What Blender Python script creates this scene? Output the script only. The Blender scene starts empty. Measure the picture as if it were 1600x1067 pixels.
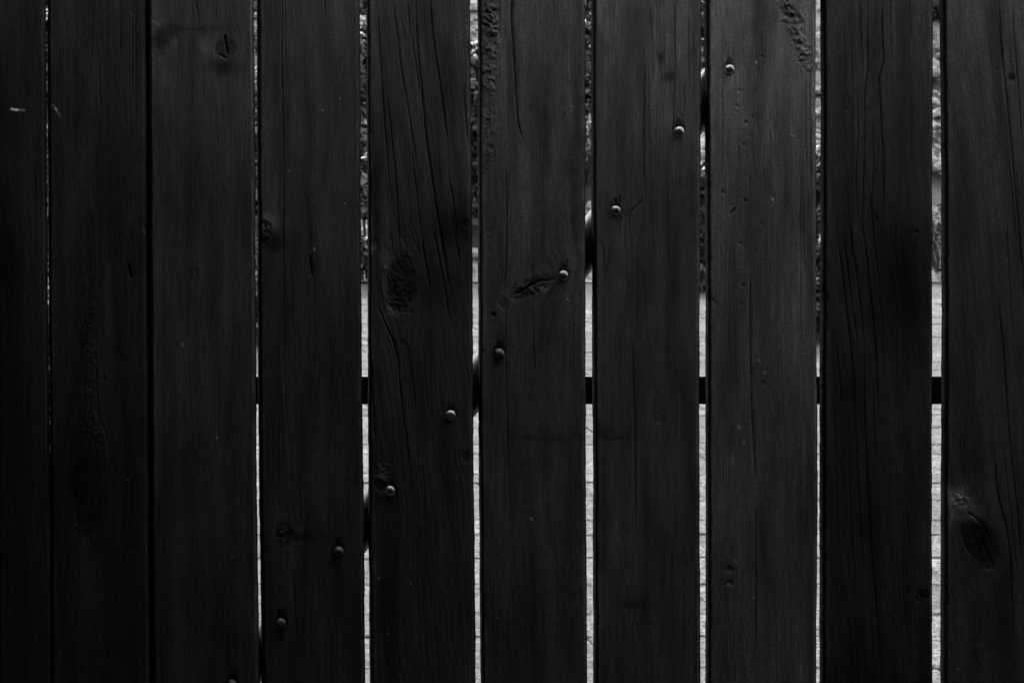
import bpy, math, random
import numpy as np
from mathutils import Vector, Matrix

sc = bpy.context.scene
COL = sc.collection
# ------------------------------------------------------------ camera, sky, sun, exposure
F = 2667.0            # focal length in photo pixels (60 mm on 36 mm, 1600 px wide)
D = 2.267             # metres from the lens to the front of the planks
CZ = 1.35             # lens height
PX = D / F            # metres per photo pixel on the gate
PP = 60               # the lens stands opposite this column: the photograph is a shifted view from the left
CX = (PP - 800) * PX

cam_d = bpy.data.cameras.new('camera')
cam = bpy.data.objects.new('camera', cam_d)
COL.objects.link(cam)
cam.location = (CX, -D, CZ)
cam.rotation_euler = (math.radians(90), 0, 0)
cam_d.lens = 60
cam_d.shift_x = (800 - PP) / 1600
cam_d.sensor_width = 36
cam_d.clip_start = 0.05
cam_d.clip_end = 2000
cam_d.dof.use_dof = True
cam_d.dof.focus_distance = D
cam_d.dof.aperture_fstop = 20
sc.camera = cam

world = bpy.data.worlds.new('World')
sc.world = world
world.use_nodes = True
wn = world.node_tree
wn.nodes.clear()
SUN_EL, SUN_AZ = math.radians(56), math.radians(4)     # behind the gate, high
sky = wn.nodes.new('ShaderNodeTexSky')
sky.sky_type = 'NISHITA'
sky.sun_disc = False
sky.sun_elevation = SUN_EL
sky.sun_rotation = SUN_AZ
sky.dust_density = 3.0
bw = wn.nodes.new('ShaderNodeRGBToBW')                  # the photograph is black and white
bg = wn.nodes.new('ShaderNodeBackground')
bg.inputs['Strength'].default_value = 0.15
wo = wn.nodes.new('ShaderNodeOutputWorld')
wn.links.new(sky.outputs[0], bw.inputs[0])
wn.links.new(bw.outputs[0], bg.inputs['Color'])
wn.links.new(bg.outputs[0], wo.inputs['Surface'])

sun_d = bpy.data.lights.new('sun', 'SUN')
sun_d.energy = 0.6
sun_d.angle = math.radians(14)
sun_d.color = (1, 1, 1)
sun = bpy.data.objects.new('sun', sun_d)
COL.objects.link(sun)
sdir = Vector((math.sin(SUN_AZ) * math.cos(SUN_EL), math.cos(SUN_AZ) * math.cos(SUN_EL), math.sin(SUN_EL)))
sun.rotation_euler = sdir.to_track_quat('Z', 'Y').to_euler()
sun.location = sdir * 30

vs = sc.view_settings
vs.view_transform = 'Standard'
vs.look = 'None'
vs.exposure = 2.1
vs.gamma = 1
vs.use_curve_mapping = False
sc.render.engine = 'CYCLES'
sc.cycles.max_bounces = 6

# ------------------------------------------------------------ helpers
def link(o, parent=None):
    COL.objects.link(o)
    if parent is not None:
        o.parent = parent
    return o

def tag(o, label=None, cat=None, group=None, kind=None):
    if label: o['label'] = label
    if cat: o['category'] = cat
    if group: o['group'] = group
    if kind: o['kind'] = kind
    return o

def mesh_obj(name, verts, faces, mat, parent=None, smooth=False):
    me = bpy.data.meshes.new(name)
    me.from_pydata([tuple(v) for v in verts], [], [tuple(f) for f in faces])
    if smooth:
        me.polygons.foreach_set('use_smooth', [True] * len(me.polygons))
    me.materials.append(mat)
    me.update()
    return link(bpy.data.objects.new(name, me), parent)

def np_mesh(name, V, Q, mat, smooth=True, attrs=None):
    """quads-only mesh from numpy arrays"""
    me = bpy.data.meshes.new(name)
    me.vertices.add(len(V)); me.vertices.foreach_set('co', np.asarray(V, np.float32).ravel())
    n = len(Q); k = Q.shape[1]
    me.loops.add(n * k); me.loops.foreach_set('vertex_index', Q.astype(np.int32).ravel())
    me.polygons.add(n)
    me.polygons.foreach_set('loop_start', np.arange(0, n * k, k, dtype=np.int32))
    me.polygons.foreach_set('loop_total', np.full(n, k, np.int32))
    me.polygons.foreach_set('use_smooth', np.full(n, smooth, bool))
    me.update(calc_edges=True)
    me.validate()
    for an, arr in (attrs or {}).items():
        a = me.attributes.new(an, 'FLOAT', 'POINT')
        a.data.foreach_set('value', np.asarray(arr, np.float32).ravel())
    me.materials.append(mat)
    return me

def hash2(ix, iy, seed):
    h = (ix.astype(np.int64) * 374761393 + iy.astype(np.int64) * 668265263 + seed * 1442695041) & 0xFFFFFFFF
    h = ((h ^ (h >> 13)) * 1274126177) & 0xFFFFFFFF
    h = ((h ^ (h >> 16)) * 2246822519) & 0xFFFFFFFF
    return ((h ^ (h >> 15)) & 0xFFFFFF) / float(0xFFFFFF)

def vn(x, y, sx, sy, seed):
    """value noise in -1..1, cell sx by sy"""
    x = x / sx + 1000.0; y = y / sy + 1000.0
    ix = np.floor(x); iy = np.floor(y)
    fx = x - ix; fy = y - iy
    fx = fx * fx * (3 - 2 * fx); fy = fy * fy * (3 - 2 * fy)
    a = hash2(ix, iy, seed); b = hash2(ix + 1, iy, seed)
    c = hash2(ix, iy + 1, seed); d = hash2(ix + 1, iy + 1, seed)
    return 2 * ((a * (1 - fx) + b * fx) * (1 - fy) + (c * (1 - fx) + d * fx) * fy) - 1

def sstep(e0, e1, x):
    t = np.clip((x - e0) / (e1 - e0), 0, 1)
    return t * t * (3 - 2 * t)

class NT:
    def __init__(s, name):
        s.m = bpy.data.materials.new(name); s.m.use_nodes = True
        s.t = s.m.node_tree; s.t.nodes.clear()
        s.out = s.n('ShaderNodeOutputMaterial'); s.b = s.n('ShaderNodeBsdfPrincipled')
        s.l(s.b.outputs[0], s.out.inputs['Surface'])
    def n(s, t, **k):
        o = s.t.nodes.new(t)
        for a, v in k.items(): setattr(o, a, v)
        return o
    def l(s, a, b): s.t.links.new(a, b)
    def val(s, i, v):
        if hasattr(v, 'links') or isinstance(v, bpy.types.NodeSocket): s.l(v, i)
        else: i.default_value = v
    def math(s, op, a, b=0.0, c=0.0, clamp=False):
        m = s.n('ShaderNodeMath', operation=op, use_clamp=clamp)
        s.val(m.inputs[0], a); s.val(m.inputs[1], b); s.val(m.inputs[2], c)
        return m.outputs[0]
    def noise(s, vec, scale, detail=3, rough=0.55):
        n = s.n('ShaderNodeTexNoise'); n.inputs['Scale'].default_value = scale
        n.inputs['Detail'].default_value = detail; n.inputs['Roughness'].default_value = rough
        s.l(vec, n.inputs['Vector']); return n.outputs['Fac']
    def rng(s, v, a, b, c, d):
        m = s.n('ShaderNodeMapRange'); s.l(v, m.inputs[0])
        for i, x in enumerate((a, b, c, d)): m.inputs[i + 1].default_value = x
        return m.outputs[0]
    def mapping(s, vec, sc_):
        m = s.n('ShaderNodeMapping'); m.inputs['Scale'].default_value = sc_
        s.l(vec, m.inputs['Vector']); return m.outputs[0]
    def bump(s, h, dist, strength=1.0, normal=None):
        b = s.n('ShaderNodeBump'); b.inputs['Distance'].default_value = dist
        b.inputs['Strength'].default_value = strength
        s.l(h, b.inputs['Height'])
        if normal is not None: s.l(normal, b.inputs['Normal'])
        return b.outputs[0]
    def grey(s, v):
        c = s.n('ShaderNodeCombineColor')
        for i in range(3): s.val(c.inputs[i], v)
        return c.outputs[0]

# ------------------------------------------------------------ materials
def mat_plank():
    m = NT('black_stained_wood')
    g = m.n('ShaderNodeAttribute', attribute_name='grain').outputs['Fac']
    tn = m.n('ShaderNodeAttribute', attribute_name='tone').outputs['Fac']
    al = m.n('ShaderNodeAttribute', attribute_name='along').outputs['Fac']
    oi = m.n('ShaderNodeObjectInfo').outputs['Random']
    cx = m.n('ShaderNodeCombineXYZ'); m.l(g, cx.inputs[0]); m.l(al, cx.inputs[1])
    m.l(m.math('MULTIPLY', oi, 900.0), cx.inputs[2])
    v = cx.outputs[0]
    fine = m.noise(m.mapping(v, (0.62, 0.03, 1)), 1.0, 5, 0.7)
    mid = m.noise(m.mapping(v, (0.13, 0.006, 1)), 1.0, 3, 0.6)
    blot = m.noise(m.mapping(v, (0.035, 0.0045, 1)), 1.0, 4, 0.6)
    speck = m.noise(m.mapping(v, (0.42, 0.34, 1)), 1.0, 3, 0.65)
    f = m.math('MULTIPLY', m.rng(fine, .3, .7, .66, 1.34), m.rng(mid, .3, .7, .86, 1.14))
    f = m.math('MULTIPLY', f, m.rng(blot, .36, .64, .72, 1.28))
    f = m.math('MULTIPLY', f, m.rng(speck, .28, .72, .60, 1.40))
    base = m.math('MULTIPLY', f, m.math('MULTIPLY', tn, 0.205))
    m.l(m.grey(base), m.b.inputs['Base Color'])
    r = m.math('ADD', m.rng(blot, .3, .7, .46, .62), m.rng(mid, .3, .7, -.05, .05))
    sd = m.n('ShaderNodeAttribute', attribute_name='side_shade').outputs['Fac']
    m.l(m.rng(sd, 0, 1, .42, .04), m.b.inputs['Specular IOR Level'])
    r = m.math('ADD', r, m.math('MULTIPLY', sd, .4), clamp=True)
    m.l(r, m.b.inputs['Roughness'])
    wv = m.math('SINE', m.math('MULTIPLY', m.math('ADD', al, m.math('MULTIPLY', g, .12)), 1.55))
    h = m.math('ADD', m.math('MULTIPLY', fine, 1.0), m.math('MULTIPLY', speck, .35))
    h = m.math('ADD', h, m.math('MULTIPLY', wv, m.rng(blot, .46, .64, 0.0, .07)))
    m.l(m.bump(h, 0.0009, 0.9), m.b.inputs['Normal'])
    return m.m

def mat_metal(name, base, rough, metallic, bumpd=0.0003, sc_=220):
    m = NT(name)
    v = m.n('ShaderNodeTexCoord').outputs['Object']
    n1 = m.noise(v, sc_, 3); n2 = m.noise(v, sc_ * .25, 3)
    m.l(m.grey(m.math('MULTIPLY', m.rng(n2, .3, .7, .7, 1.3), base)), m.b.inputs['Base Color'])
    m.l(m.rng(n1, .3, .7, rough - .08, rough + .08), m.b.inputs['Roughness'])
    m.b.inputs['Metallic'].default_value = metallic
    m.l(m.bump(n1, bumpd, .8), m.b.inputs['Normal'])
    return m.m

def mat_stone(name, base, sc_=40, spread=.35, rough=.85, bumpd=.004, var=True):
    m = NT(name)
    tc = m.n('ShaderNodeNewGeometry').outputs['Position']
    n1 = m.noise(tc, sc_, 5, .65); n2 = m.noise(tc, sc_ * .12, 3)
    n3 = m.noise(tc, sc_ * 3.2, 3, .7)
    oi = m.n('ShaderNodeObjectInfo').outputs['Random']
    f = m.math('MULTIPLY', m.rng(n1, .36, .64, 1 - spread, 1 + spread), m.rng(n2, .35, .65, .72, 1.28))
    f = m.math('MULTIPLY', f, m.rng(n3, .35, .62, .62, 1.25))
    if var: f = m.math('MULTIPLY', f, m.rng(oi, 0, 1, .72, 1.2))
    m.l(m.grey(m.math('MULTIPLY', f, base)), m.b.inputs['Base Color'])
    m.b.inputs['Roughness'].default_value = rough
    m.l(m.bump(n1, bumpd, .9, m.bump(n3, bumpd * .4, .8)), m.b.inputs['Normal'])
    return m.m

def mat_leaf(name, base, rough):
    m = NT(name)
    r = m.n('ShaderNodeNewGeometry').outputs['Random Per Island']
    m.l(m.grey(m.math('MULTIPLY', m.math('ADD', m.math('MULTIPLY', m.math('POWER', r, 3.0), 3.6), .22), base)), m.b.inputs['Base Color'])
    m.b.inputs['Roughness'].default_value = rough
    m.b.inputs['Specular IOR Level'].default_value = .6
    return m.m

M_PLANK = mat_plank()
M_BOLT = mat_metal('worn_bolt_steel', .92, .36, .95, .0005)
M_BOLT_DULL = mat_metal('dull_bolt_steel', .28, .52, .8, .0006)
M_FRAME = mat_metal('black_painted_steel', .012, .5, 0.0)
M_BRACE = mat_metal('dull_dark_steel', .18, .42, 0.5)
M_PAVER = mat_stone('pale_paving_stone', .125, 60, .9, bumpd=.010)
M_JOINT = mat_stone('joint_grit', .115, 90, .4, var=False)
M_GROUND = mat_stone('gravelly_ground', .032, 30, .5, var=False)
M_BANK = mat_stone('pale_crumbly_bank', .25, 7, .6, bumpd=.03, var=False)
M_BLOCKER = mat_stone('dark_blocker', .025, 25, .3, var=False)  # for the added light-blocking walls and roof
M_LEAF = [mat_leaf('dark_leaf', .022, .45), mat_leaf('glossy_leaf', .05, .2), mat_leaf('pale_leaf', .18, .5), mat_leaf('silvery_leaf', .15, .7)]
M_BARK = mat_stone('dark_bark', .04, 60, .5, var=False)

# ------------------------------------------------------------ the setting
SL = 0.1316               # the paving climbs away behind the gate
FOOT = 17.0 - D           # where the bank starts
def gz(y):
    y = np.asarray(y, float)
    z = np.where(y < 0, 0.0, SL * np.minimum(y, FOOT))
    z = z + np.clip(y - FOOT, 0, 10.5) * 0.70
    return z

ys = np.array([-60, -20, -5, 0, 3, 6, 10, FOOT, FOOT + 3, FOOT + 6, FOOT + 10.5, 60, 200, 900.])
xs = np.array([-900, -200, -40, -12, 0, 12, 40, 200, 900.])
V = [(x, y, float(gz(y)) - 0.06) for y in ys for x in xs]
Q = [(j * len(xs) + i, j * len(xs) + i + 1, (j + 1) * len(xs) + i + 1, (j + 1) * len(xs) + i)
     for j in range(len(ys) - 1) for i in range(len(xs) - 1)]
ground = mesh_obj('ground', V, Q, M_GROUND)
tag(ground, kind='structure')

# bank: rough pale slope of earth and stone
nx, ny = 300, 230
X, Y = np.meshgrid(np.linspace(-3.5, 12, nx), np.linspace(FOOT - .15, FOOT + 10.6, ny))
Z = gz(Y)
rel = (vn(X, Y, 1.3, 1.3, 3) * .16 + vn(X, Y, .4, .33, 4) * .10 + vn(X, Y, .16, .13, 5) * .06 + vn(X, Y, .08, .07, 6) * .035)
Zb = Z + rel * sstep(FOOT - .15, FOOT + .7, Y) + .02
Yb = Y + vn(X, Y, .25, .2, 8) * .06
idx = np.arange(nx * ny).reshape(ny, nx)
Qb = np.stack([idx[:-1, :-1], idx[:-1, 1:], idx[1:, 1:], idx[1:, :-1]], -1).reshape(-1, 4)
me = np_mesh('bank', np.stack([X, Yb, Zb], -1).reshape(-1, 3), Qb, M_BANK, smooth=False)
bank = link(bpy.data.objects.new('bank', me)); tag(bank, kind='structure')

rng = random.Random(11)
def blob(cx, cy, cz, r, V, Fc, rg):
    """low irregular stone"""
    b = len(V); ring = 6
    V.append((cx, cy, cz + r * .6))
    for k, (rr, zz) in enumerate(((.62, .45), (1, .05), (.8, -.35))):
        for i in range(ring):
            a = 2 * math.pi * (i + .5 * k) / ring
            q = r * rr * rg.uniform(.75, 1.2)
            V.append((cx + q * math.cos(a), cy + q * math.sin(a), cz + r * zz * rg.uniform(.8, 1.2)))
    for i in range(ring):
        j = (i + 1) % ring
        Fc.append((b, b + 1 + i, b + 1 + j))
        for k in (0, 1):
            p, q = b + 1 + k * ring, b + 1 + (k + 1) * ring
            Fc.append((p + i, q + i, p + j)); Fc.append((p + j, q + i, q + j))
V, Fc = [], []
for _ in range(2600):
    x = rng.uniform(-3, 11); y = FOOT + rng.uniform(.1, 9)
    blob(x, y, float(gz(y)) + .05, rng.uniform(.03, .14), V, Fc, rng)
st = mesh_obj('loose_stones', V, Fc, M_BANK, bank); st['kind'] = 'stuff'

# paving behind the gate
PY0, PY1 = 0.5, FOOT + .1
pv = mesh_obj('pavement', [(-4, PY0, SL * PY0 - .012), (11.5, PY0, SL * PY0 - .012), (11.5, PY1, SL * PY1 - .012), (-4, PY1, SL * PY1 - .012),
                           (-4, PY0, SL * PY0 - .055), (11.5, PY0, SL * PY0 - .055), (11.5, PY1, SL * PY1 - .055), (-4, PY1, SL * PY1 - .055)],
              [(0, 1, 2, 3), (4, 7, 6, 5), (0, 4, 5, 1), (3, 2, 6, 7), (0, 3, 7, 4), (1, 5, 6, 2)], M_JOINT)
tag(pv, kind='structure')
def slab(w, d, rg, h=.03):
    """bevelled slab with slightly wavy outline, 12 outline points, top and skirt"""
    pts = []
    n = 4
    for s in range(4):
        for i in range(n):
            t = i / n
            x, y = ((-1 + 2 * t, -1), (1, -1 + 2 * t), (1 - 2 * t, 1), (-1, 1 - 2 * t))[s]
            pts.append((x * w / 2 + rg.uniform(-.006, .006), y * d / 2 + rg.uniform(-.007, .007)))
    V = [(x * .965, y * .95, rg.uniform(-.0008, .0008)) for x, y in pts] + [(x, y, -.006) for x, y in pts] + [(x, y, -h) for x, y in pts]
    N = len(pts)
    Fc = [tuple(range(N))]
    for i in range(N):
        j = (i + 1) % N
        Fc.append((N + i, N + j, j, i)); Fc.append((2 * N + i, 2 * N + j, N + j, N + i))
    return V, Fc
vari = []
for k in range(10):
    V, Fc = slab(1, 1, random.Random(k), .03)
    # unit slab with absolute bevel sizes kept small by normalising
    me = bpy.data.meshes.new('paver')
    me.from_pydata(V, [], Fc); me.materials.append(M_PAVER); me.update()
    vari.append(me)
rg = random.Random(5)
tilt = math.atan(SL)
y = PY0 + .03
cand = []
while y < PY1 - .3:
    d = rg.choice((.18, .24, .31, .36, .47))
    x = -3.9 + rg.uniform(0, .4)
    while x < 10.8:
        w = rg.uniform(.36, .62)
        cand.append((x + w / 2, y + d / 2, w - .006, d - .006))
        x += w
    y += d
gapx = [72, 403, 570, 743, 920, 1099, 1278, 1464]
def seen(c):
    zc = c[1] + D
    if c[1] < 2.4: return False
    for g in gapx:
        if abs(CX + (g - PP) / F * zc - c[0]) < c[2] / 2 + .03: return True
    return False
vis = [c for c in cand if seen(c)]
vis.sort(key=lambda c: c[1]); vis = vis[:290]
vset = set(vis)
for c in vis:
    o = bpy.data.objects.new('paver', rg.choice(vari))
    link(o, pv)
    o.location = (c[0], c[1], SL * c[1] + rg.uniform(-.003, .004))
    o.scale = (c[2], c[3], 1)
    o.rotation_euler = (tilt + rg.uniform(-.008, .008), rg.uniform(-.008, .008), rg.uniform(-.01, .01))
V, Fc = [], []
for c in cand:
    if c in vset: continue
    v, f = slab(1, 1, rg)
    b = len(V)
    V += [(c[0] + a * c[2], c[1] + bb * c[3], SL * (c[1] + bb * c[3]) + cc) for a, bb, cc in v]
    Fc += [tuple(b + i for i in q) for q in f]
ps = mesh_obj('outer_pavers', V, Fc, M_PAVER, pv); ps['kind'] = 'stuff'

BLOCKER_Y = -0.36  # front edge of the added roof, sets the light slot above the gate
# added unseen dark walls that shape the light falling on the gate
def box(x0, x1, y0, y1, z0, z1):
    V = [(x, y, z) for z in (z0, z1) for y in (y0, y1) for x in (x0, x1)]
    return V, [(0, 2, 3, 1), (4, 5, 7, 6), (0, 1, 5, 4), (2, 6, 7, 3), (0, 4, 6, 2), (1, 3, 7, 5)]
def wall(name, b, label):
    V, Fc = box(*b)
    o = mesh_obj(name, V, Fc, M_BLOCKER); tag(o, label, 'wall')
    return o
wall('side_blocker', (-2.0, -1.12, -6.0, .30, -.05, 3.6), 'added unseen dark wall cutting light at the left end of the gate')
wall('side_blocker', (1.25, 4.3, .041, .30, -.05, 2.027), 'added unseen dark wall keeping out light right of the gate')
wall('rear_blocker', (-2.0, 9.0, -6.4, -6.03, -.05, 2.1), 'added unseen dark wall behind the camera, holding back light')
wall('upper_blocker', (-1.119, 9.0, .05, .32, 2.03, 3.9), 'added unseen dark wall above the gate opening, blocking the sun')
wall('end_blocker', (4.0, 4.3, -6.0, .04, -.05, 2.1), 'added unseen dark wall blocking side light on the far right')
V, Fc = box(-1.119, 9.0, -6.4, BLOCKER_Y, 2.11, 2.23)
roof = mesh_obj('roof_blocker', V, Fc, M_BLOCKER)  # added overhead blocker; its slot grades the light down the planks
tag(roof, 'added unseen dark roof, leaving a slot of light along the gate', 'roof')

# ------------------------------------------------------------ shrubs on the bank and the paving edge
def make_shrub(label, xpx, ybase, ytop, hw, Zd, mat, nleaf, leaf, seed, group='shrubs behind the gate', dens=1.0):
    rg = random.Random(seed)
    cx = CX + (xpx - PP) / F * Zd
    yw = Zd - D
    base = float(gz(yw)) - .02
    top = CZ + (533 - ytop) / F * Zd
    bottom = CZ + (533 - ybase) / F * Zd
    H = top - base
    low = max(.02, (bottom - base) / H)
    R = hw / F * Zd
    root = bpy.data.objects.new('shrub', None); root.location = (cx, yw, base); link(root)
    root.empty_display_size = .2
    tag(root, label, 'shrub', group)
    # stems
    V, Fc = [], []
    def tube(p, q, r0, r1):
        p, q = Vector(p), Vector(q); d = (q - p).normalized()
        a = d.orthogonal().normalized(); b = d.cross(a); s = len(V)
        for (c, r) in ((p, r0), (q, r1)):
            for i in range(6):
                t = i * math.pi / 3
                V.append(tuple(c + a * math.cos(t) * r + b * math.sin(t) * r))
        for i in range(6):
            j = (i + 1) % 6
            Fc.append((s + i, s + j, s + 6 + j, s + 6 + i))
    for k in range(7):
        p = Vector((rg.uniform(-.06, .06), rg.uniform(-.06, .06), -.03))
        for s in range(4):
            q = p + Vector((rg.uniform(-.3, .3) * R, rg.uniform(-.3, .3) * R, H * .23))
            tube(p, q, .018 * (1 - s * .2), .018 * (1 - (s + 1) * .2)); p = q
    mesh_obj('stem', V, Fc, M_BARK, root)
    # crown: clumps of leaf faces
    V, Fc = [], []
    clumps = []
    for _ in range(int(46 * dens)):
        a = rg.uniform(0, 2 * math.pi); r = math.sqrt(rg.random()) * R * .85
        h = H * rg.uniform(low + .04, .97)
        s = 1 - .35 * abs(h / H - .5)
        clumps.append((r * math.cos(a) * s, r * math.sin(a) * s, h, rg.uniform(.14, .30) * R + .05))
    for i in range(nleaf):
        c = rg.choice(clumps)
        d = Vector((rg.gauss(0, 1), rg.gauss(0, 1), rg.gauss(0, 1))).normalized() * c[3] * (rg.random() ** .4)
        p = Vector(c[:3]) + d
        if p.z < H * low * .96: continue
        n = (d.normalized() + Vector((rg.uniform(-.7, .7), rg.uniform(-.7, .7), rg.uniform(0, 1.1)))).normalized()
        u = n.orthogonal().normalized(); u = Matrix.Rotation(rg.uniform(0, 6.28), 3, n) @ u
        w = n.cross(u); L = leaf * rg.uniform(.6, 1.3); W = L * rg.uniform(.28, .42)
        s = len(V)
        V += [tuple(p - u * L * .5), tuple(p - u * L * .05 + w * W - n * L * .06), tuple(p + u * L * .5 - n * L * .1), tuple(p - u * L * .05 - w * W - n * L * .06), tuple(p + n * L * .05)]
        Fc += [(s, s + 1, s + 4), (s + 1, s + 2, s + 4), (s + 2, s + 3, s + 4), (s + 3, s, s + 4)]
    mesh_obj('crown', V, Fc, mat, root)

make_shrub('tall leafy shrub close behind the thin gap at the far left of the gate', 66, 720, -70, 105, 8.6, M_LEAF[1], 9000, .05, 1)
make_shrub('tall dense shrub seen through the gap right of the third plank from the left', 404, 535, -70, 68, 12.3, M_LEAF[1], 8000, .06, 2)
make_shrub('loose leafy shrub behind the gap left of the large dark knot', 572, 440, -70, 66, 17.0, M_LEAF[1], 8000, .11, 3)
make_shrub('almost black dense bush with pale bank showing above it, behind the middle gap', 745, 345, 60, 90, 18.1, M_LEAF[0], 16000, .09, 4, dens=2)
make_shrub('glossy shrub high on the bank above the bright end of the diagonal brace', 921, 262, -70, 62, 18.7, M_LEAF[1], 5200, .085, 5)
make_shrub('dark shrub at paving level behind the gap left of the uppermost bolt', 1099, 452, 262, 60, 16.2, M_LEAF[0], 6000, .08, 6)
make_shrub('small glossy shrub on top of the bank above the uppermost bolt', 1099, 105, -70, 60, 20.8, M_LEAF[1], 3500, .09, 7)
make_shrub('dark low shrub behind the narrow gap left of the darkest right-hand plank', 1279, 536, 232, 58, 12.4, M_LEAF[0], 7000, .06, 8)
make_shrub('dark shrub at the top of the bank behind the widest gap on the right', 1466, 58, -80, 60, 22.0, M_LEAF[0], 4500, .10, 9)
make_shrub('pale low leafy plant at the foot of the bank behind the widest gap', 1466, 400, 325, 50, 17.2, M_LEAF[3], 420, .07, 10)

# ------------------------------------------------------------ the gate
gate = bpy.data.objects.new('plank_gate', None); gate.location = (0, 0, 0); link(gate)
gate.empty_display_size = .3
tag(gate, 'black stained gate of vertical wooden planks with a diagonal row of domed bolts', 'gate')

T = 0.016     # plank thickness
YK = [0, 267, 534, 800, 1067]
# outline of every plank in photo pixels: left and right edge at five heights
E = [
 ((-350, -349, -348, -347, -346), (-188, -187, -186, -185, -184)),
 ((-178, -177, -176, -175, -174), (-12, -11, -9, -8, -7)),
 ((-6, -5, -4, -3, -2), (71.5, 73.2, 75.9, 80.3, 81.8)),
 ((74.5, 75.5, 77, 79.3, 80.9), (228.5, 229.5, 231.5, 233, 235.5)),
 ((231.5, 232.5, 234, 235.5, 238), (397, 399, 400, 402, 405.5)),
 ((401, 402, 403.3, 405, 409), (563, 564, 565.5, 569, 571.5)),
 ((572.5, 574, 575, 575.5, 578), (735, 737.5, 739.5, 741.5, 744)),
 ((746.5, 746.5, 747.5, 748.5, 750.5), (915, 915, 915.5, 916, 917.5)),
 ((924, 924, 925.5, 926.5, 927), (1097, 1095, 1093.5, 1093.7, 1095)),
 ((1100.5, 1102, 1102.5, 1102.5, 1102), (1274.5, 1275, 1276.5, 1278, 1275.5)),
 ((1282, 1282, 1281, 1280.5, 1280.5), (1459, 1457.5, 1457.5, 1457, 1457.5)),
 ((1468, 1471, 1471, 1470, 1469), (1636, 1636, 1637, 1637, 1638)),
 ((1642, 1642, 1643, 1643, 1644), (1806, 1806, 1806, 1806, 1806)),
 ((1813, 1813, 1813, 1813, 1813), (1980, 1980, 1980, 1980, 1980)),
]
BOLTS = [(1140, 108), (1061, 205), (962, 328.5), (880, 430), (780, 552), (704, 648), (609.5, 766), (529, 861), (439, 973), (362, 1069)]

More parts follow.
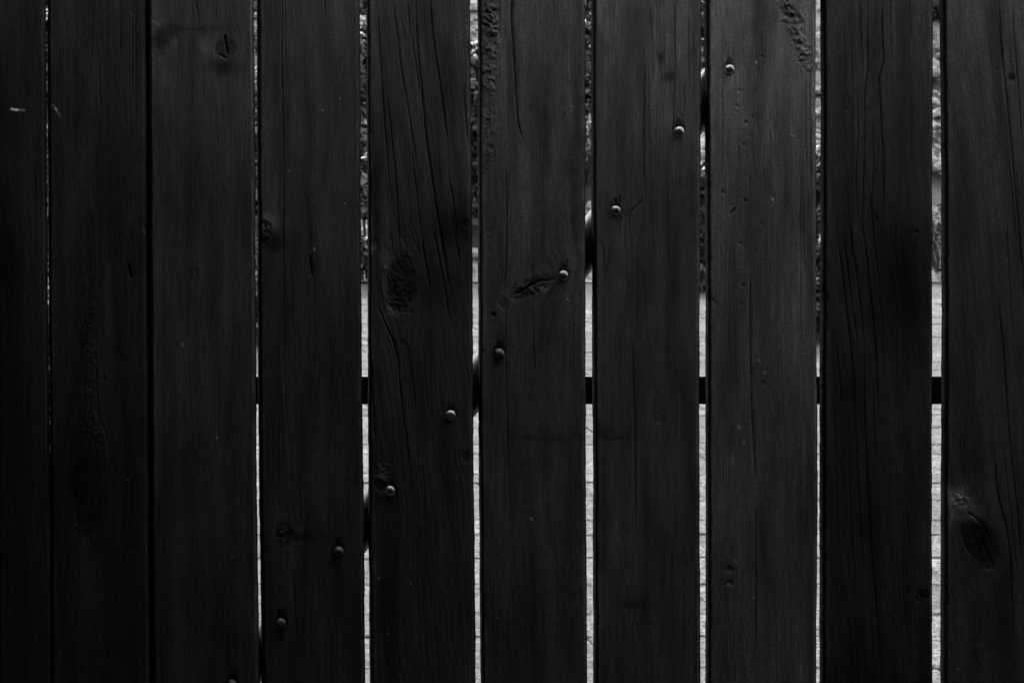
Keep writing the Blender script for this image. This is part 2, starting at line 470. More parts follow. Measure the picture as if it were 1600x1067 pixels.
# traced features per plank: cracks (points, half width px, depth mm), knots, torn patches, stains and painted-in gloss, scratches
FEAT = {
 2: dict(tone=.38, drift=[(0, 0), (1067, 0)], knots=[(4, 412, 20, 46, 0, .8)],
         scratch=[((17, 171), (38, 172), 1.4, 14), ((18, 170), (28, 173), 1.0, 10), ((62, 140), (66, 400), 1.5, 1.1)],
         cracks=[([(30, 0), (31, 200)], .7, .6)]),
 3: dict(tone=.54, drift=[(0, 0), (600, 3), (1067, 0)],
         knots=[(137, 765, 27, 72, 0, .8), (146, 194, 8, 8, 0, .35)],
         torn=[(138, 420, 14, 190, .16), (146, 672, 22, 36, .5), (140, 560, 16, 70, .25), (130, 820, 22, 26, .35), (115, 90, 14, 90, .12)],
         cracks=[([(144, 0), (144, 100)], .8, 1.0), ([(187, 0), (188, 90)], .8, 1.0), ([(154, 90), (158, 190)], .7, .8), ([(201, 412), (203, 425), (205, 434)], 1.8, 5),
                 ([(129, 534), (128, 547)], 1.0, 2), ([(207, 0), (207, 150)], .8, 1.2), ([(212, 0), (212, 200)], .8, 1.0)],
         scratch=[((83, 164), (88, 171), 1.5, 5), ((87, 170), (94, 182), 1.6, 6), ((203, 19), (209, 26), .9, 4), ((224, 359), (227, 364), 1.6, 5), ((198, 748), (200, 749), 1.2, 8)],
         pits=[(163, 591, 2.5, 2)]),
 4: dict(tone=1.02, drift=[(0, 0), (1067, 4)],
         knots=[(352, 76, 18, 15, -.3, .9), (301, 427, 9, 10, 0, .45), (250, 72, 14, 18, 0, .3)],
         cracks=[([(351, 54), (353, 70), (357, 88)], 1.7, 3.5), ([(342, 84), (350, 90), (357, 89)], 1.2, 2), ([(306, 0), (311, 40)], 1.0, 1.2),
                 ([(340, 560), (341, 700)], .6, .6)],
         stain_gloss=[(253, 60, 14, 25, .6), (347, 105, 25, 14, .6), (300, 46, 50, 4, .7), (268, 66, 9, 13, 1.6), (253, 37, 12, 8, 1.4), (320, 70, 14, 10, 1.3), (335, 10, 10, 40, .8)],
         scratch=[((240, 32), (252, 41), .9, 2.2), ((285, 537), (286, 539), 1.1, 10), ((339, 683), (340, 684), 1.1, 9), ((363, 867), (364, 868), 1.1, 9)],
         torn=[(302, 420, 16, 30, .15)]),
 5: dict(tone=.9, drift=[(0, 0), (300, 3), (600, 6), (1067, 10)],
         knots=[(409, 362, 14, 20, 0, 1.3), (486, 418, 7, 14, 0, .5), (444, 834, 15, 22, 0, .7)],
         cracks=[([(441, 0), (440.5, 100), (442, 200), (444, 267)], .9, 2.0), ([(445, 0), (446, 130)], .7, 1.0), ([(507, 0), (508, 30)], .8, 1.2),
                 ([(484, 398), (486, 420), (488, 433)], 1.4, 2.5), ([(443, 267), (444, 534), (445, 600), (447, 660)], .8, 1.5), ([(434, 640), (435, 760)], .7, 1.0),
                 ([(456, 440), (458, 520)], .7, 1.0), ([(459, 890), (461, 960)], .8, 1.6), ([(434, 267), (435, 330)], .6, .8)],
         torn=[(411, 362, 12, 16, 1.4), (446, 832, 16, 22, .3), (487, 820, 40, 16, .2)],
         stain_gloss=[(420, 348, 10, 16, 2.0), (425, 378, 18, 10, .5), (470, 835, 45, 8, .7), (430, 110, 30, 30, .85)],
         scratch=[((491, 388), (492, 390), 1.3, 9), ((538, 317), (540, 318), .9, 5), ((451, 266), (452, 267), .9, 5), ((503, 171), (505, 173), 1, 5), ((530, 153), (533, 155), 1, 3.5), ((438, 681), (440, 705), .7, 2)]),
 6: dict(tone=.84, drift=[(0, 0), (267, 27), (534, 55), (800, 84), (1067, 100)], grain=1.5, rough=1,
         knots=[(627, 446, 24, 46, .05, 1.3), (728, 349, 6, 7, 0, 1.0), (729, 713, 9, 9, 0, .9), (594, 757, 9, 10, 0, 1.2), (586, 380, 6, 7, 0, .8)],
         cracks=[([(649, 0), (652, 60), (658, 130), (666, 210), (674, 267), (684, 335), (694, 395), (704, 455)], 1.2, 4.0),
                 ([(672, 0), (677, 60), (686, 120), (693, 170), (700, 220)], 1.1, 3.2),
                 ([(614, 0), (620, 50), (628, 115), (637, 165), (646, 220), (652, 267)], .9, 2.2),
                 ([(636, 0), (640, 40), (650, 100), (656, 150)], .8, 1.6),
                 ([(590, 20), (595, 100), (601, 190), (607, 267), (611, 320)], .9, 2.0),
                 ([(605, 150), (611, 200), (618, 267), (622, 330), (625, 400)], .8, 2.2),
                 ([(643, 230), (650, 290), (658, 360)], .8, 1.6), ([(700, 267), (711, 330), (720, 420)], .7, 1.5),
                 ([(729, 0), (731, 60), (735, 110)], .8, 1.4), ([(725, 150), (732, 220)], .9, 1.8),
                 ([(659, 376), (665, 410), (672, 450)], 1.0, 2.4), ([(678, 362), (686, 400), (695, 450), (703, 500)], .8, 1.8),
                 ([(590, 478), (600, 500), (608, 518), (615, 534), (622, 562), (626, 610), (632, 660), (638, 705), (641, 745)], 1.0, 3.0),
                 ([(636, 534), (645, 600), (650, 650)], .7, 1.2), ([(661, 540), (668, 640)], .6, 1.0), ([(706, 330), (718, 410)], .7, 1.3),
                 ([(580, 560), (584, 640), (587, 700)], 1.2, 2.0)],
         torn=[(627, 455, 20, 34, .3), (645, 390, 16, 12, .4), (603, 388, 14, 8, .35), (600, 732, 12, 18, .6), (632, 488, 16, 4, .6)],
         stain_gloss=[(708, 355, 45, 30, .62), (585, 310, 8, 60, .45), (680, 440, 50, 50, .75), (582, 388, 5, 8, 1.9), (602, 405, 6, 10, 1.5), (612, 490, 14, 14, 1.4), (598, 738, 10, 14, 1.5)],
         scratch=[((601, 416), (605, 417), 1.2, 4), ((641, 910), (642, 911), 1.1, 9), ((605, 989), (606, 990), 1.1, 8), ((592, 902), (593, 903), 1.1, 8)]),
 7: dict(tone=1.38, drift=[(0, 0), (220, 5), (1067, 8)],
         knots=[(829, 450, 36, 13, -.45, .8), (789, 473, 9, 9, 0, .6), (771, 491, 4, 4, 0, .5)],
         cracks=[([(800, 0), (801, 50), (804, 100), (806, 150), (809, 190), (813, 205), (817, 222)], 1.5, 4.0), ([(801, 0), (800, 30), (802, 60)], 2.4, 2.5),
                 ([(791, 267), (792, 340), (790, 420), (789, 470)], .9, 1.9), ([(781, 0), (781, 60)], 1.0, 1.2),
                 ([(832, 480), (833, 534), (836, 580)], .9, 1.8), ([(790, 480), (790, 534), (791, 600), (794, 700), (797, 800)], .8, 1.5),
                 ([(862, 437), (845, 438), (830, 445), (815, 455), (800, 462)], 1.2, 1.6), ([(831, 413), (833, 440)], .8, 1.6),
                 ([(777, 410), (784, 428)], .5, .7), ([(820, 340), (821, 430)], .5, .6)],
         torn=[(765, 35, 14, 55, 1.2), (765, 110, 13, 40, .9), (764, 190, 10, 50, .55), (764, 245, 8, 25, .5), (825, 452, 34, 9, .9), (765, 380, 8, 60, .15), (768, 980, 14, 40, .2)],
         stain_gloss=[(900, 230, 10, 200, .82), (850, 190, 30, 50, .9), (770, 120, 15, 140, 1.12), (855, 452, 10, 6, 1.5), (850, 680, 60, 4, .75)],
         scratch=[((829, 809), (831, 811), 1.2, 9), ((886, 466), (887, 468), 1.1, 4), ((891, 165), (896, 167), 1.0, 2.5), ((776, 963), (779, 966), 1.2, 3)],
         pits=[(811, 113, 2, 1.5), (764, 362, 3, 1.2), (771, 492, 3.5, 2), (777, 435, 2, 1)]),
 8: dict(tone=1.5, drift=[(0, 0), (1067, 6)], grain=1.2, streak=1,
         knots=[(1031, 92, 5, 9, 0, .6), (1030, 640, 16, 26, 0, .4)],
         cracks=[([(1007, 108), (1006.5, 190), (1007, 267), (1008, 305), (1007, 312)], 1.0, 2.6), ([(1007, 312), (1000, 316), (995, 322), (992, 325), (986, 329), (983, 336), (976, 337), (972, 335)], .7, 1.0),
                 
                 ([(1054, 0), (1055, 100), (1052, 180), (1052, 260)], 1.0, 1.6), ([(1069, 130), (1069, 185)], .8, 1.6), ([(1012, 110), (1014, 190), (1016, 250)], .7, 1.2),
                 ([(969, 305), (970, 350)], .8, 1.4), ([(983, 338), (983, 370)], .7, 1.0), ([(994, 380), (995, 500), (992, 534)], .6, 1.0),
                 ([(989, 534), (990, 600), (992, 650), (992, 720), (993, 830)], 1.0, 2.4), ([(1015, 10), (1020, 80), (1018, 130)], .8, 1.2),
                 ([(1036, 0), (1038, 100), (1040, 160)], .7, 1.0), ([(1075, 20), (1076, 120)], .8, 1.2), ([(1083, 40), (1084, 160)], .6, 1.0), ([(1042, 267), (1044, 420)], .6, .8)],
         stain_gloss=[(1022, 60, 3, 90, 1.35), (1060, 60, 4, 90, 1.3), (943, 100, 8, 160, 1.2), (975, 420, 6, 120, 1.25), (1045, 122, 9, 10, .6), (1031, 92, 4, 10, .6), (962, 190, 24, 55, .85), (1078, 290, 10, 60, .8), (958, 678, 26, 4, .7), (1010, 610, 22, 40, .9), (990, 945, 22, 10, .7),
                (1040, 40, 4, 60, 1.25), (1052, 230, 3, 60, 1.25), (1020, 440, 40, 30, .9), (965, 840, 18, 40, 1.2)],
         scratch=[((1027, 660), (1029, 661), 1.1, 3.5)],
         torn=[(1060, 190, 10, 14, .3)]),
 9: dict(tone=2.1, drift=[(0, 0), (1067, 8)],
         knots=[],
         cracks=[([(1172, 430), (1172, 500), (1173, 560), (1174, 620), (1177, 680), (1181, 760)], 1.6, 2.6), ([(1174, 470), (1175, 600)], 1.4, 1.8),
                 ([(1181, 790), (1180, 850), (1182, 910), (1180, 1000)], 1.8, 1.5), ([(1258, 90), (1260, 267)], .7, 1.0), ([(1265, 120), (1267, 300)], .7, 1.0), ([(1254, 267), (1256, 420)], .6, 1.0),
                 ([(1108, 0), (1108, 250)], .7, .8), ([(1128, 30), (1129, 267)], .6, .8), ([(1140, 335), (1149, 325)], 1.0, 2),
                 ([(1250, 267), (1251, 534)], .6, .9)],
         torn=[(1232, 15, 14, 22, 1.2), (1243, 48, 13, 24, 1.25), (1257, 82, 11, 24, 1.2), (1266, 105, 6, 12, .9), (1252, 25, 8, 18, .6), (1160, 300, 24, 130, .08), (1135, 900, 22, 40, .18), (1150, 1000, 22, 60, .12)],
         stain_gloss=[(1185, 60, 14, 110, .68), (1122, 120, 14, 200, 1.2), (1262, 60, 8, 120, 1.2), (1145, 130, 12, 8, 1.15), (1268, 175, 6, 30, 1.2), (1190, 850, 12, 80, .7), (1160, 800, 30, 60, 1.1)],
         scratch=[((1181, 96), (1182, 99), 1, 6), ((1206, 310), (1208, 313), 1.1, 7), ((1184, 562), (1187, 564), 1.2, 4), ((1193, 580), (1196, 582), 1.2, 4), ((1153, 665), (1155, 668), 1.1, 8),
                  ((1161, 689), (1163, 690), 1, 6), ((1146, 708), (1145, 728), .8, 3), ((1148, 875), (1151, 877), 1, 4), ((1177, 932), (1178, 933), 1, 8), ((1236, 210), (1240, 212), 1.2, 3)],
         pits=[(1191, 89, 2.5, 2), (1156, 142, 3, 1.5), (1152, 166, 3, 1.8), (1150, 174, 2.5, 1.5), (1175, 182, 2, 1.5), (1165, 192, 3, 1.8), (1171, 212, 2.2, 1.5), (1161, 226, 3, 1.8), (1170, 246, 2.2, 1.2), (1130, 301, 3, 2),
               (1164, 314, 3, 1.8), (1157, 381, 3, 1.5), (1158, 475, 3, 1.5), (1161, 446, 3, 1.6), (1117, 474, 2.5, 1.4), (1161, 416, 2.5, 1.2), (1190, 351, 2.5, 1.5), (1138, 890, 5, 2), (1141, 910, 5, 2), (1192, 598, 3, 1.5)]),
 10: dict(tone=.68, drift=[(0, 0), (200, -2), (370, 6), (534, 24), (800, 40), (1067, 58)], grain=1.5, rough=1,
         knots=[(1428, 366, 7, 16, 0, .5), (1441, 930, 10, 12, .3, .9), (1369, 340, 4, 5, 0, .8)],
         cracks=[([(1356, 0), (1356, 60), (1357, 110), (1352, 140), (1351, 200), (1351, 267), (1349, 320), (1347, 350), (1352, 380), (1357, 430), (1363, 480), (1368, 534), (1372, 640)], 1.0, 3.4),
                 ([(1378, 0), (1379, 50), (1381, 100), (1374, 120), (1377, 180), (1381, 260), (1381, 330)], 1.1, 3.6),
                 ([(1342, 0), (1346, 50), (1349, 110)], .8, 1.8), ([(1339, 130), (1341, 210), (1338, 267), (1340, 340)], .7, 1.4),
                 ([(1362, 180), (1366, 267), (1361, 320), (1366, 370), (1370, 410), (1375, 440)], .8, 2.0),
                 ([(1330, 60), (1333, 160), (1330, 267)], .6, 1.0), ([(1319, 40), (1320, 180)], .6, 1.0), ([(1391, 0), (1394, 100)], .6, 1.2), ([(1421, 0), (1424, 60)], .6, 1.2),
                 ([(1328, 350), (1333, 390), (1340, 430), (1346, 480), (1350, 534)], 1.0, 3.0), ([(1318, 365), (1324, 410), (1330, 460), (1340, 534)], 1.0, 3.0),
                 ([(1311, 385), (1317, 430), (1324, 490), (1329, 534), (1335, 600), (1338, 680), (1344, 800), (1350, 900)], 1.0, 2.8),
                 ([(1285, 420), (1290, 450), (1295, 472)], 1.1, 2.4), ([(1293, 490), (1294, 520)], 1.0, 1.8), ([(1306, 534), (1311, 580), (1316, 640)], .8, 1.6),
                 ([(1350, 534), (1351, 640), (1355, 740), (1358, 800), (1366, 900), (1378, 1067)], 1.0, 2.6), ([(1326, 700), (1330, 800), (1336, 900)], .8, 1.6),
                 ([(1374, 440), (1378, 500), (1380, 560)], .7, 1.2), ([(1364, 620), (1368, 720)], .7, 1.2), ([(1300, 600), (1306, 700), (1310, 860)], .6, 1.0)],
         torn=[(1440, 925, 9, 10, .8)],
         stain_gloss=[(1415, 430, 50, 90, .6), (1430, 640, 40, 30, 1.1), (1320, 300, 30, 80, 1.1), (1410, 500, 50, 60, .8)],
         scratch=[((1426, 365), (1428, 380), .8, 2.2)],
         pits=[(1321, 171, 3, 1.2), (1432, 362, 3, 2)]),
 11: dict(tone=1.12, drift=[(0, 0), (267, 22), (534, 42), (800, 65), (1067, 80)],
         knots=[(1532, 846, 22, 48, -.5, 1.0), (1580, 122, 6, 9, 0, .9)],
         cracks=[([(1561, 15), (1563, 50), (1567, 100), (1573, 150), (1578, 200), (1584, 267), (1591, 340), (1598, 430), (1606, 534)], 1.2, 4.0),
                 ([(1582, 0), (1585, 60), (1592, 150), (1598, 240)], .9, 2.0), ([(1577, 260), (1583, 320), (1588, 380)], .8, 1.8), ([(1588, 267), (1592, 310)], .7, 1.4),
                 ([(1572, 340), (1576, 420), (1582, 534)], .6, 1.2), ([(1558, 456), (1562, 495), (1567, 534), (1571, 600), (1577, 680), (1583, 740), (1590, 800), (1596, 880)], 1.0, 3.0),
                 ([(1552, 696), (1556, 740), (1560, 775), (1566, 801), (1573, 825), (1578, 860), (1581, 930), (1583, 1000)], 1.1, 2.8), ([(1567, 700), (1574, 760), (1582, 830), (1590, 900)], .8, 1.6),
                 ([(1537, 820), (1538, 850), (1546, 872), (1552, 880)], 1.4, 3), ([(1513, 800), (1525, 808), (1537, 820), (1548, 842)], 1.2, 2.2), ([(1505, 815), (1502, 830), (1510, 855), (1522, 872)], .9, 1.5),
                 ([(1494, 520), (1495, 640)], .5, .8)],
         torn=[(1500, 782, 14, 14, .6)],
         stain_gloss=[(1497, 781, 24, 18, 3.0), (1518, 803, 16, 10, 1.9), (1484, 830, 6, 50, 1.4), (1488, 150, 8, 150, 1.15), (1555, 200, 14, 60, .85), (1532, 846, 16, 36, .7), (1570, 120, 4, 40, 1.2)],
         scratch=[((1496, 1043), (1498, 1044), 1.1, 7)],
         pits=[(1556, 108, 3, 1), (1581, 124, 4, 2)]),
}

def polydist(x, y, pts):
    """distance to a mostly vertical polyline, and a 0..1 taper along it"""
    best = np.full(x.shape, 1e9); tp = np.zeros(x.shape)
    L = [0]
    for a, b in zip(pts[:-1], pts[1:]): L.append(L[-1] + math.hypot(b[0] - a[0], b[1] - a[1]))
    for k, (a, b) in enumerate(zip(pts[:-1], pts[1:])):
        dx, dy = b[0] - a[0], b[1] - a[1]; l2 = dx * dx + dy * dy
        t = np.clip(((x - a[0]) * dx + (y - a[1]) * dy) / l2, 0, 1)
        d = np.hypot(x - a[0] - t * dx, y - a[1] - t * dy)
        m = d < best
        best = np.where(m, d, best)
        s = (L[k] + t * math.sqrt(l2)) / L[-1]
        tp = np.where(m, s, tp)
    return best, np.clip(np.minimum(tp, 1 - tp) * 8, 0, 1) ** .6

def build_plank(k):
    ft = FEAT.get(k, dict(tone=.8))
    le, re = E[k]
    seed = 100 + k * 17
    prow = [-231, -200, -160, -120, -90, -70] + list(np.arange(-60, 1132, 1.9)) + list(range(1140, 1600, 40)) + [1700, 1850, 2000, 2070]
    if k in (0, 1, 12, 13): prow = [-231] + list(range(-200, 2060, 30)) + [2070]
    yr = np.array(prow, float)
    L = np.interp(yr, YK, le); R = np.interp(yr, YK, re)
    wob = lambda s: vn(yr, yr * 0, 70, 1, s) * .5 + vn(yr, yr * 0, 14, 1, s + 1) * .3 + vn(yr, yr * 0, 5, 1, s + 2) * .22
    L = L + wob(seed); R = R + wob(seed + 3)
    # side of the plank that faces the lens: silhouette is its back corner
    Lx = np.where(L > PP, (L - PP) * (D + T) / D, (L - PP)) + PP
    Rx = np.where(R < PP, (R - PP) * (D + T) / D, (R - PP) * (D + .0036) / D) + PP
    edge = [0, .5, 1.3, 2.4, 3.6, 4.8, 5.8, 6.3, 6.8]
    W = float(np.mean(Rx - Lx))
    inner = np.arange(7.8, W - 7.0, 1.0) if k not in (0, 1, 12, 13) else np.arange(10, W - 8, 8)
    cols = np.array(edge + list(inner) + [W - e for e in reversed(edge)])
    nc = len(cols)
    fr = cols / W
    x = Lx[:, None] + fr[None, :] * (Rx - Lx)[:, None]
    y = np.repeat(yr[:, None], nc, 1)
    dl = x - Lx[:, None]; dr = Rx[:, None] - x
    rad = 6.5
    radl = 4.6 if k < 6 else 2.2
    prof = lambda d, rad=rad: np.maximum(.72 * (rad - d), 0) * sstep(0, 1.2, rad + .4 - d)
    round_ = (prof(dl, radl) + prof(dr)) * PX           # metres inwards
    round_ = np.minimum(round_, rad * PX)
    # grain coordinate
    dr_ = ft.get('drift', [(0, 0), (1067, 0)])
    yy = [p[0] for p in dr_]; dd = [p[1] for p in dr_]
    sl0 = (dd[1] - dd[0]) / (yy[1] - yy[0]); sl1 = (dd[-1] - dd[-2]) / (yy[-1] - yy[-2])
    drift = np.interp(y, [-300] + yy + [2200], [dd[0] - sl0 * 300 * .5] + dd + [dd[-1] + sl1 * 300])
    g = x - drift + vn(x, y, 60, 260, seed + 5) * 4 + vn(x, y, 200, 90, seed + 6) * 1.2
    h = np.zeros(x.shape)                          # mm, + is proud
    tone = np.full(x.shape, float(ft['tone']))
    for (kx, ky, rx, ry, ang, amp) in ft.get('knots', []):
        ca, sa = math.cos(ang), math.sin(ang)
        ux = (x - kx) * ca + (y - ky) * sa; uy = -(x - kx) * sa + (y - ky) * ca
        r = np.sqrt((ux / rx) ** 2 + (uy / ry) ** 2) * (1 + .14 * vn(x, y, rx * .9, ry * .5, seed + 42) + .06 * vn(x, y, 4, 4, seed + 43))
        g = g - np.sign(ux) * np.minimum(np.abs(ux), rx) * np.exp(-(r / 2.0) ** 2) * .75
        inside = 1 - sstep(.75, 1.05, r)
        ringw = np.sin(r * (9 + 2 * amp) + vn(x, y, 9, 9, seed + 40) * 1.5)
        h += amp * (-.55 * inside + .07 * ringw * np.exp(-((r - .9) / .5) ** 2)
                    + .25 * np.exp(-((r - 1.25) / .28) ** 2) * (.6 + .4 * vn(x, y, 12, 12, seed + 44))
                    + inside * (.30 * vn(x, y, 4.5, 2.4, seed + 41) + .18 * vn(x, y, 2.2, 2.2, seed + 45))
                    - .55 * np.exp(-((r - .96) / .07) ** 2) * sstep(-.2, .5, vn(x, y, 10, 10, seed + 46)))
        tone *= 1 - .42 * inside * min(amp, 1.2)
    gs = ft.get('grain', 1.0)
    y0 = y
    h += gs * .085 * vn(g, y0, 3.1, 90, seed + 7)
    h += gs * .075 * vn(g, y0, 1.7, 46, seed + 8)
    h += .14 * vn(g, y0, 11, 240, seed + 9)
    h += .30 * vn(x, y, 60, 180, seed + 10) + .10 * vn(x, y, 20, 30, seed + 11)
    # fine checks along the grain
    c1 = vn(g, y0, 5.2, 150, seed + 12)
    h -= gs * .55 * np.clip(1 - np.abs(c1) / .07, 0, 1) * sstep(.0, .5, vn(g, y0, 30, 200, seed + 13))
    if ft.get('rough'):
        c2 = vn(g, y0, 7.5, 420, seed + 14)
        h -= .5 * np.clip(1 - np.abs(c2) / .045, 0, 1) * sstep(-.5, .3, vn(g, y0, 26, 240, seed + 15))
    # saw ripple
    h += .016 * np.sin((y + .10 * x + 6 * vn(x, y, 40, 30, seed + 16)) * 1.05) * sstep(0, .7, vn(x, y, 50, 70, seed + 17))
    # tiny bumps and pits of old stain
    sp = vn(x, y, 2.6, 2.6, seed + 18)
    h += .30 * sstep(.80, .97, sp) * sstep(0, .5, vn(x, y, 40, 60, seed + 19))
    for (px_, py_, a, b, amp) in ft.get('torn', []):
        msk = np.exp(-(((x - px_) / a) ** 2 + ((y - py_) / b) ** 2) ** 1.5)
        tx = x + 2.5 * vn(x, y, 7, 7, seed + 20)
        ty = y + .5 * (x - px_) * vn(x, y, 12, 14, seed + 60)
        t = vn(tx, ty, 5.6, 3.4, seed + 21) + .7 * vn(tx, ty, 2.8, 2.6, seed + 22)
        lip = sstep(.05, .45, t) - .5 * sstep(-.2, -.7, t)
        msk = np.clip(msk * (1.25 + .8 * vn(x, y, 11, 11, seed + 61)), 0, 1.3)
        h += amp * msk * (.62 * lip + .3 * t - .12)
        h -= amp * msk * 1.3 * sstep(.55, .85, vn(x, y, 6.0, 3.2, seed + 23))
    for (pts, hw, dep) in ft.get('cracks', []):
        xx = x + .5 * vn(x * 0, y, 1, 9, seed + 24)
        d, tp = polydist(xx, y, pts)
        w = np.maximum(hw * .66 * tp, .25) + .18
        brk = .7 + .3 * sstep(-.5, .1, vn(x, y, 30, 22, seed + 25))
        h -= min(dep * 1.7, 6.5) * tp * brk * np.exp(-(d / w) ** 2)
    for (a, b, r, dep) in [(p[0], p[1], p[2], p[3]) for p in ft.get('pits', [])]:
        d = np.hypot(x - a, (y - b) * .9)
        h -= dep * .8 * np.exp(-(d / (r * .8)) ** 2); h += .35 * np.exp(-((np.hypot(x - a, y - b - r * .9)) / (r * .7)) ** 2)
    for (sx_, sy_, a, b, f) in ft.get('stain_gloss', []):  # stains and streaks, plus gloss highlights painted in as lighter tone
        wx = x + 5 * vn(x, y, 14, 20, seed + 26); wy = y + 8 * vn(x, y, 18, 18, seed + 27)
        msk = np.exp(-(((wx - sx_) / a) ** 2 + ((wy - sy_) / b) ** 2))
        tone *= np.maximum(1 + (f - 1) * 1.8 * msk, .3)
    for (a, b, hw, f) in ft.get('scratch', []):
        d, tp = polydist(x, y, [a, b])
        tone *= 1 + (f - 1) * np.exp(-(d / hw) ** 2)
        h += (.12 if f > 3 else 0) * np.exp(-(d / hw) ** 2)
    # blotchy old stain, drips along the boards
    tone *= 1 + .13 * vn(x, y, 46, 160, seed + 30) + .12 * np.clip(1.8 * vn(x + 8 * vn(x, y, 12, 12, seed + 50), y + 12 * vn(x, y, 16, 16, seed + 51), 24, 150, seed + 52), -1, 1) + .14 * vn(g, y, 15, 420, seed + 31) + (.16 * vn(g, y, 12, 420, seed + 32) if ft.get('streak') else 0)
    # crushed wood round the bolts
    for (bx, by) in BOLTS:
        if bx < L.min() - 5 or bx > R.max() + 5: continue
        d = np.hypot(x - bx, y - by)
        h -= 2.6 * (1 - sstep(9.2, 11.6, np.hypot(x - bx, (y - by + 1.2))))
        d2 = np.hypot((x - bx) / 6.0, (y - by + 9) / 7.0)
        h -= 1.1 * np.exp(-d2 ** 4) * (1 + .8 * vn(x, y, 2.6, 12, seed + 33))
        for s, ox in ((14, -3), (18, 5), (11, 1)):
            dd_, tp_ = polydist(x, y, [(bx + ox, by - 6), (bx + ox + .8, by - 6 - s)])
            h -= 1.3 * np.exp(-(dd_ / .9) ** 2) * tp_
        tone *= 1 + .25 * np.exp(-((d - 13) / 4.0) ** 2) * vn(x, y, 6, 10, seed + 34)
    # worn arrises
    dm_ = np.minimum(dl, dr)
    tone *= 1 + np.exp(-((dm_ - 5.5) / 2.6) ** 2) * (.16 + .30 * vn(x, y, 8, 22, seed + 53) + .2 * vn(x, y, 3, 6, seed + 54))
    h -= 1.6 * sstep(.72, .95, vn(x, y, 6, 9, seed + 55)) * np.exp(-(dm_ / 4.5) ** 2)
    fade = np.clip(dm_ / 2.0, 0, 1)
    h = np.clip(h, -7.5, 1.5) * fade
    # tiny cupping, twist and depth offset of every board
    rr = random.Random(seed)
    off = rr.uniform(-.0012, .0012) if k not in (3, 4) else .0
    tw = rr.uniform(-.6, .6) * .001
    cup = .0009 * (4 * fr * (1 - fr))[None, :]
    Yd = off + tw * (fr[None, :] - .5) + round_ - cup - h * .001
    Xw = (x - 800) * PX
    Zw = CZ + (533 - y) * PX
    nr = len(yr)
    # add back corners left and right
    Xa = np.concatenate([Xw[:, :1], Xw, Xw[:, -1:]], 1)
    Ya = np.concatenate([np.full((nr, 1), T), Yd, np.full((nr, 1), T)], 1)
    Za = np.concatenate([Zw[:, :1], Zw, Zw[:, -1:]], 1)
    G = np.concatenate([g[:, :1] - 22, g, g[:, -1:] + 22], 1)
    # shade painted on: sides and left chamfers go nearly black, rougher too
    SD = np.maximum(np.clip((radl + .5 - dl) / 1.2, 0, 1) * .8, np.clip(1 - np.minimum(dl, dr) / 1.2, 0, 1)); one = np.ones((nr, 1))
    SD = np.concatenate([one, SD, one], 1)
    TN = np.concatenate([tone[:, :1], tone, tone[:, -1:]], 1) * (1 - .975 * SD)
    AL = np.concatenate([y[:, :1], y, y[:, -1:]], 1)
    n2 = nc + 2
    ii = np.arange(nr * n2).reshape(nr, n2)
    Qf = np.stack([ii[:-1, :-1], ii[1:, :-1], ii[1:, 1:], ii[:-1, 1:]], -1).reshape(-1, 4)
    Qb = np.stack([ii[:-1, -1], ii[1:, -1], ii[1:, 0], ii[:-1, 0]], -1).reshape(-1, 4)
    # end caps as quads zipping the row to the back edge is not needed: closed with a fan of quads
    caps = []
    for r_, flip in ((0, False), (nr - 1, True)):
        row = ii[r_]; i, j = 0, n2 - 1
        while j - i > 2:
            q = [row[i], row[i + 1], row[j - 1], row[j]]
            caps.append(q[::-1] if flip else q); i += 1; j -= 1
    Qa = np.concatenate([Qf, Qb, np.array(caps)], 0)
    V = np.stack([Xa, Ya, Za], -1).reshape(-1, 3)
    me = np_mesh('plank', V, Qa, M_PLANK, True, dict(grain=G, tone=TN, along=AL, side_shade=SD))
    # keep the square back corners and ends crisp
    o = bpy.data.objects.new('plank', me)
    link(o, gate)
    return o

PL_LABEL = {
 2: 'nearly black plank at the left edge with a short pale scratch', 3: 'very dark plank with a long rough knot low down',
 4: 'smooth dark plank with a creased dent near its top', 5: 'dark plank with two dull bolts near its foot',
 6: 'cracked plank with a large black oval knot', 7: 'grey plank with torn grain at top left and a slanting knot',
 8: 'streaky grey plank with a jagged crack running to its bolt', 9: 'pitted grey plank with torn grain at top right',
 10: 'darkest right-hand plank with long slanting cracks', 11: 'plank at the right edge with an oval knot and one long crack'}
for k in range(len(E)):
    o = build_plank(k)
    if k in PL_LABEL: o['label'] = PL_LABEL[k]

# domed bolts
def dome_mesh():
    V, Fc = [], []
    prof = [(0, 5.4), (1.6, 5.25), (3.2, 4.7), (4.6, 3.9), (5.7, 2.8), (6.4, 1.6), (6.8, .4), (6.9, -.4), (7.1, -.9), (7.1, -2.6)]
    n = 28
    V.append((0, -prof[0][1] * .001, 0))
    for r, z in prof[1:]:
        for i in range(n):
            a = 2 * math.pi * i / n
            V.append((r * .001 * math.cos(a), -z * .001, r * .001 * math.sin(a)))
    for i in range(n): Fc.append((0, 1 + i, 1 + (i + 1) % n))
    for k in range(len(prof) - 2):
        p = 1 + k * n
        for i in range(n):
            j = (i + 1) % n
            Fc.append((p + i, p + n + i, p + n + j, p + j))
    p = 1 + (len(prof) - 2) * n
    Fc.append(tuple(p + i for i in range(n)))
    me = bpy.data.meshes.new('carriage_bolt'); me.from_pydata(V, [], Fc)
    me.polygons.foreach_set('use_smooth', [True] * len(me.polygons))
    me.materials.append(M_BOLT); me.update(); return me
dm = dome_mesh()
rb = random.Random(4)
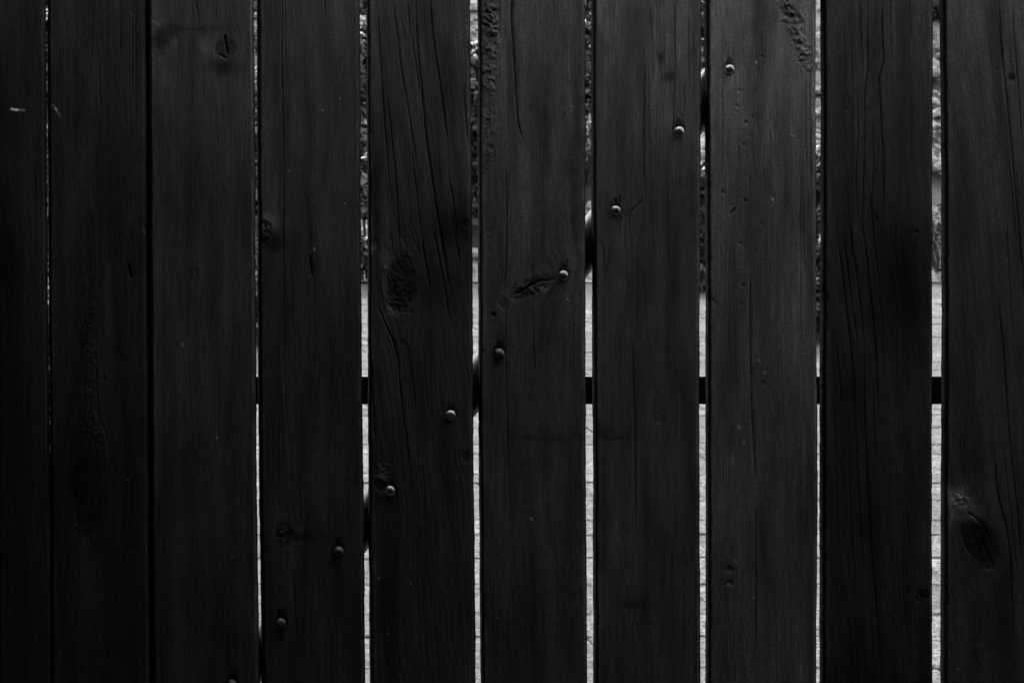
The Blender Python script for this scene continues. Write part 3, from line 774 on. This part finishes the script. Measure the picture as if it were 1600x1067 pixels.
for i, (bx, by) in enumerate(BOLTS):
    o = bpy.data.objects.new('carriage_bolt', dm); link(o, gate)
    o.location = ((bx - 800) * PX, .0004, CZ + (533 - by) * PX)
    o.rotation_euler = (rb.uniform(-.05, .05), rb.uniform(0, 6.2), rb.uniform(-.05, .05))
    q = rb.uniform(1.01, 1.07); o.scale = (q, rb.uniform(.9, 1.15), q)
    if i in (4, 7, 8, 9): o.material_slots[0].link = 'OBJECT'; o.material_slots[0].material = M_BOLT_DULL; o['label'] = 'duller, darker bolt'

# steel frame behind the planks
def bar(name, p, q, w, y0, y1, mat, bev=.002, seg=2, label=None):
    """rectangular tube from p to q (x, z), width w, between depths y0 and y1"""
    p, q = Vector((p[0], 0, p[1])), Vector((q[0], 0, q[1])); d = (q - p).normalized()
    nrm = Vector((-d.z, 0, d.x))
    sec = []
    for (sx, sy, a0) in ((1, 1, 0), (-1, 1, 90), (-1, -1, 180), (1, -1, 270)):
        for s in range(seg + 1):
            a = math.radians(a0 + 90 * s / seg)
            sec.append((sx * (w / 2 - bev) + bev * math.cos(a), (y0 + y1) / 2 + sy * ((y1 - y0) / 2 - bev) + bev * math.sin(a)))
    V = [tuple(e + nrm * a + Vector((0, b, 0))) for e in (p, q) for a, b in sec]
    N = len(sec)
    Fc = [(i, (i + 1) % N, N + (i + 1) % N, N + i) for i in range(N)] + [tuple(range(N))[::-1], tuple(range(N, 2 * N))]
    o = mesh_obj(name, V, Fc, mat, gate)
    if label: o['label'] = label
    return o
def wp(x, y, dep=0.0): return (CX + (x - PP) / F * (D + dep), CZ + (533 - y) / F * (D + dep))
xl, xr = wp(232, 0, .06)[0], wp(1810, 0, .06)[0]
bar('rail', wp(256, 609, .07), wp(1788, 609, .07), 44 / F * (D + .07), .069, .094, M_FRAME, label='flat black rail seen across the gaps')
bar('rail', (xl + .022, 1.893), (xr - .022, 1.893), .04, .069, .094, M_FRAME)
bar('rail', (xl + .022, .22), (xr - .022, .22), .04, .069, .094, M_FRAME)
for xx in (xl, xr): bar('stile', (xx, .12), (xx, 1.915), .042, .0165, .094, M_FRAME)
# diagonal brace follows the bolt line
p0 = Vector((610, 769)); p1 = Vector((1061, 208)); dv = (p1 - p0).normalized()
A = p0 - dv * 520; B = p1 + dv * 330
bar('brace', wp(A.x, A.y, .03), wp(B.x, B.y, .03), .0515, .0166, .0630, M_BRACE, bev=.0225, seg=10, label='diagonal steel brace behind the bolts')
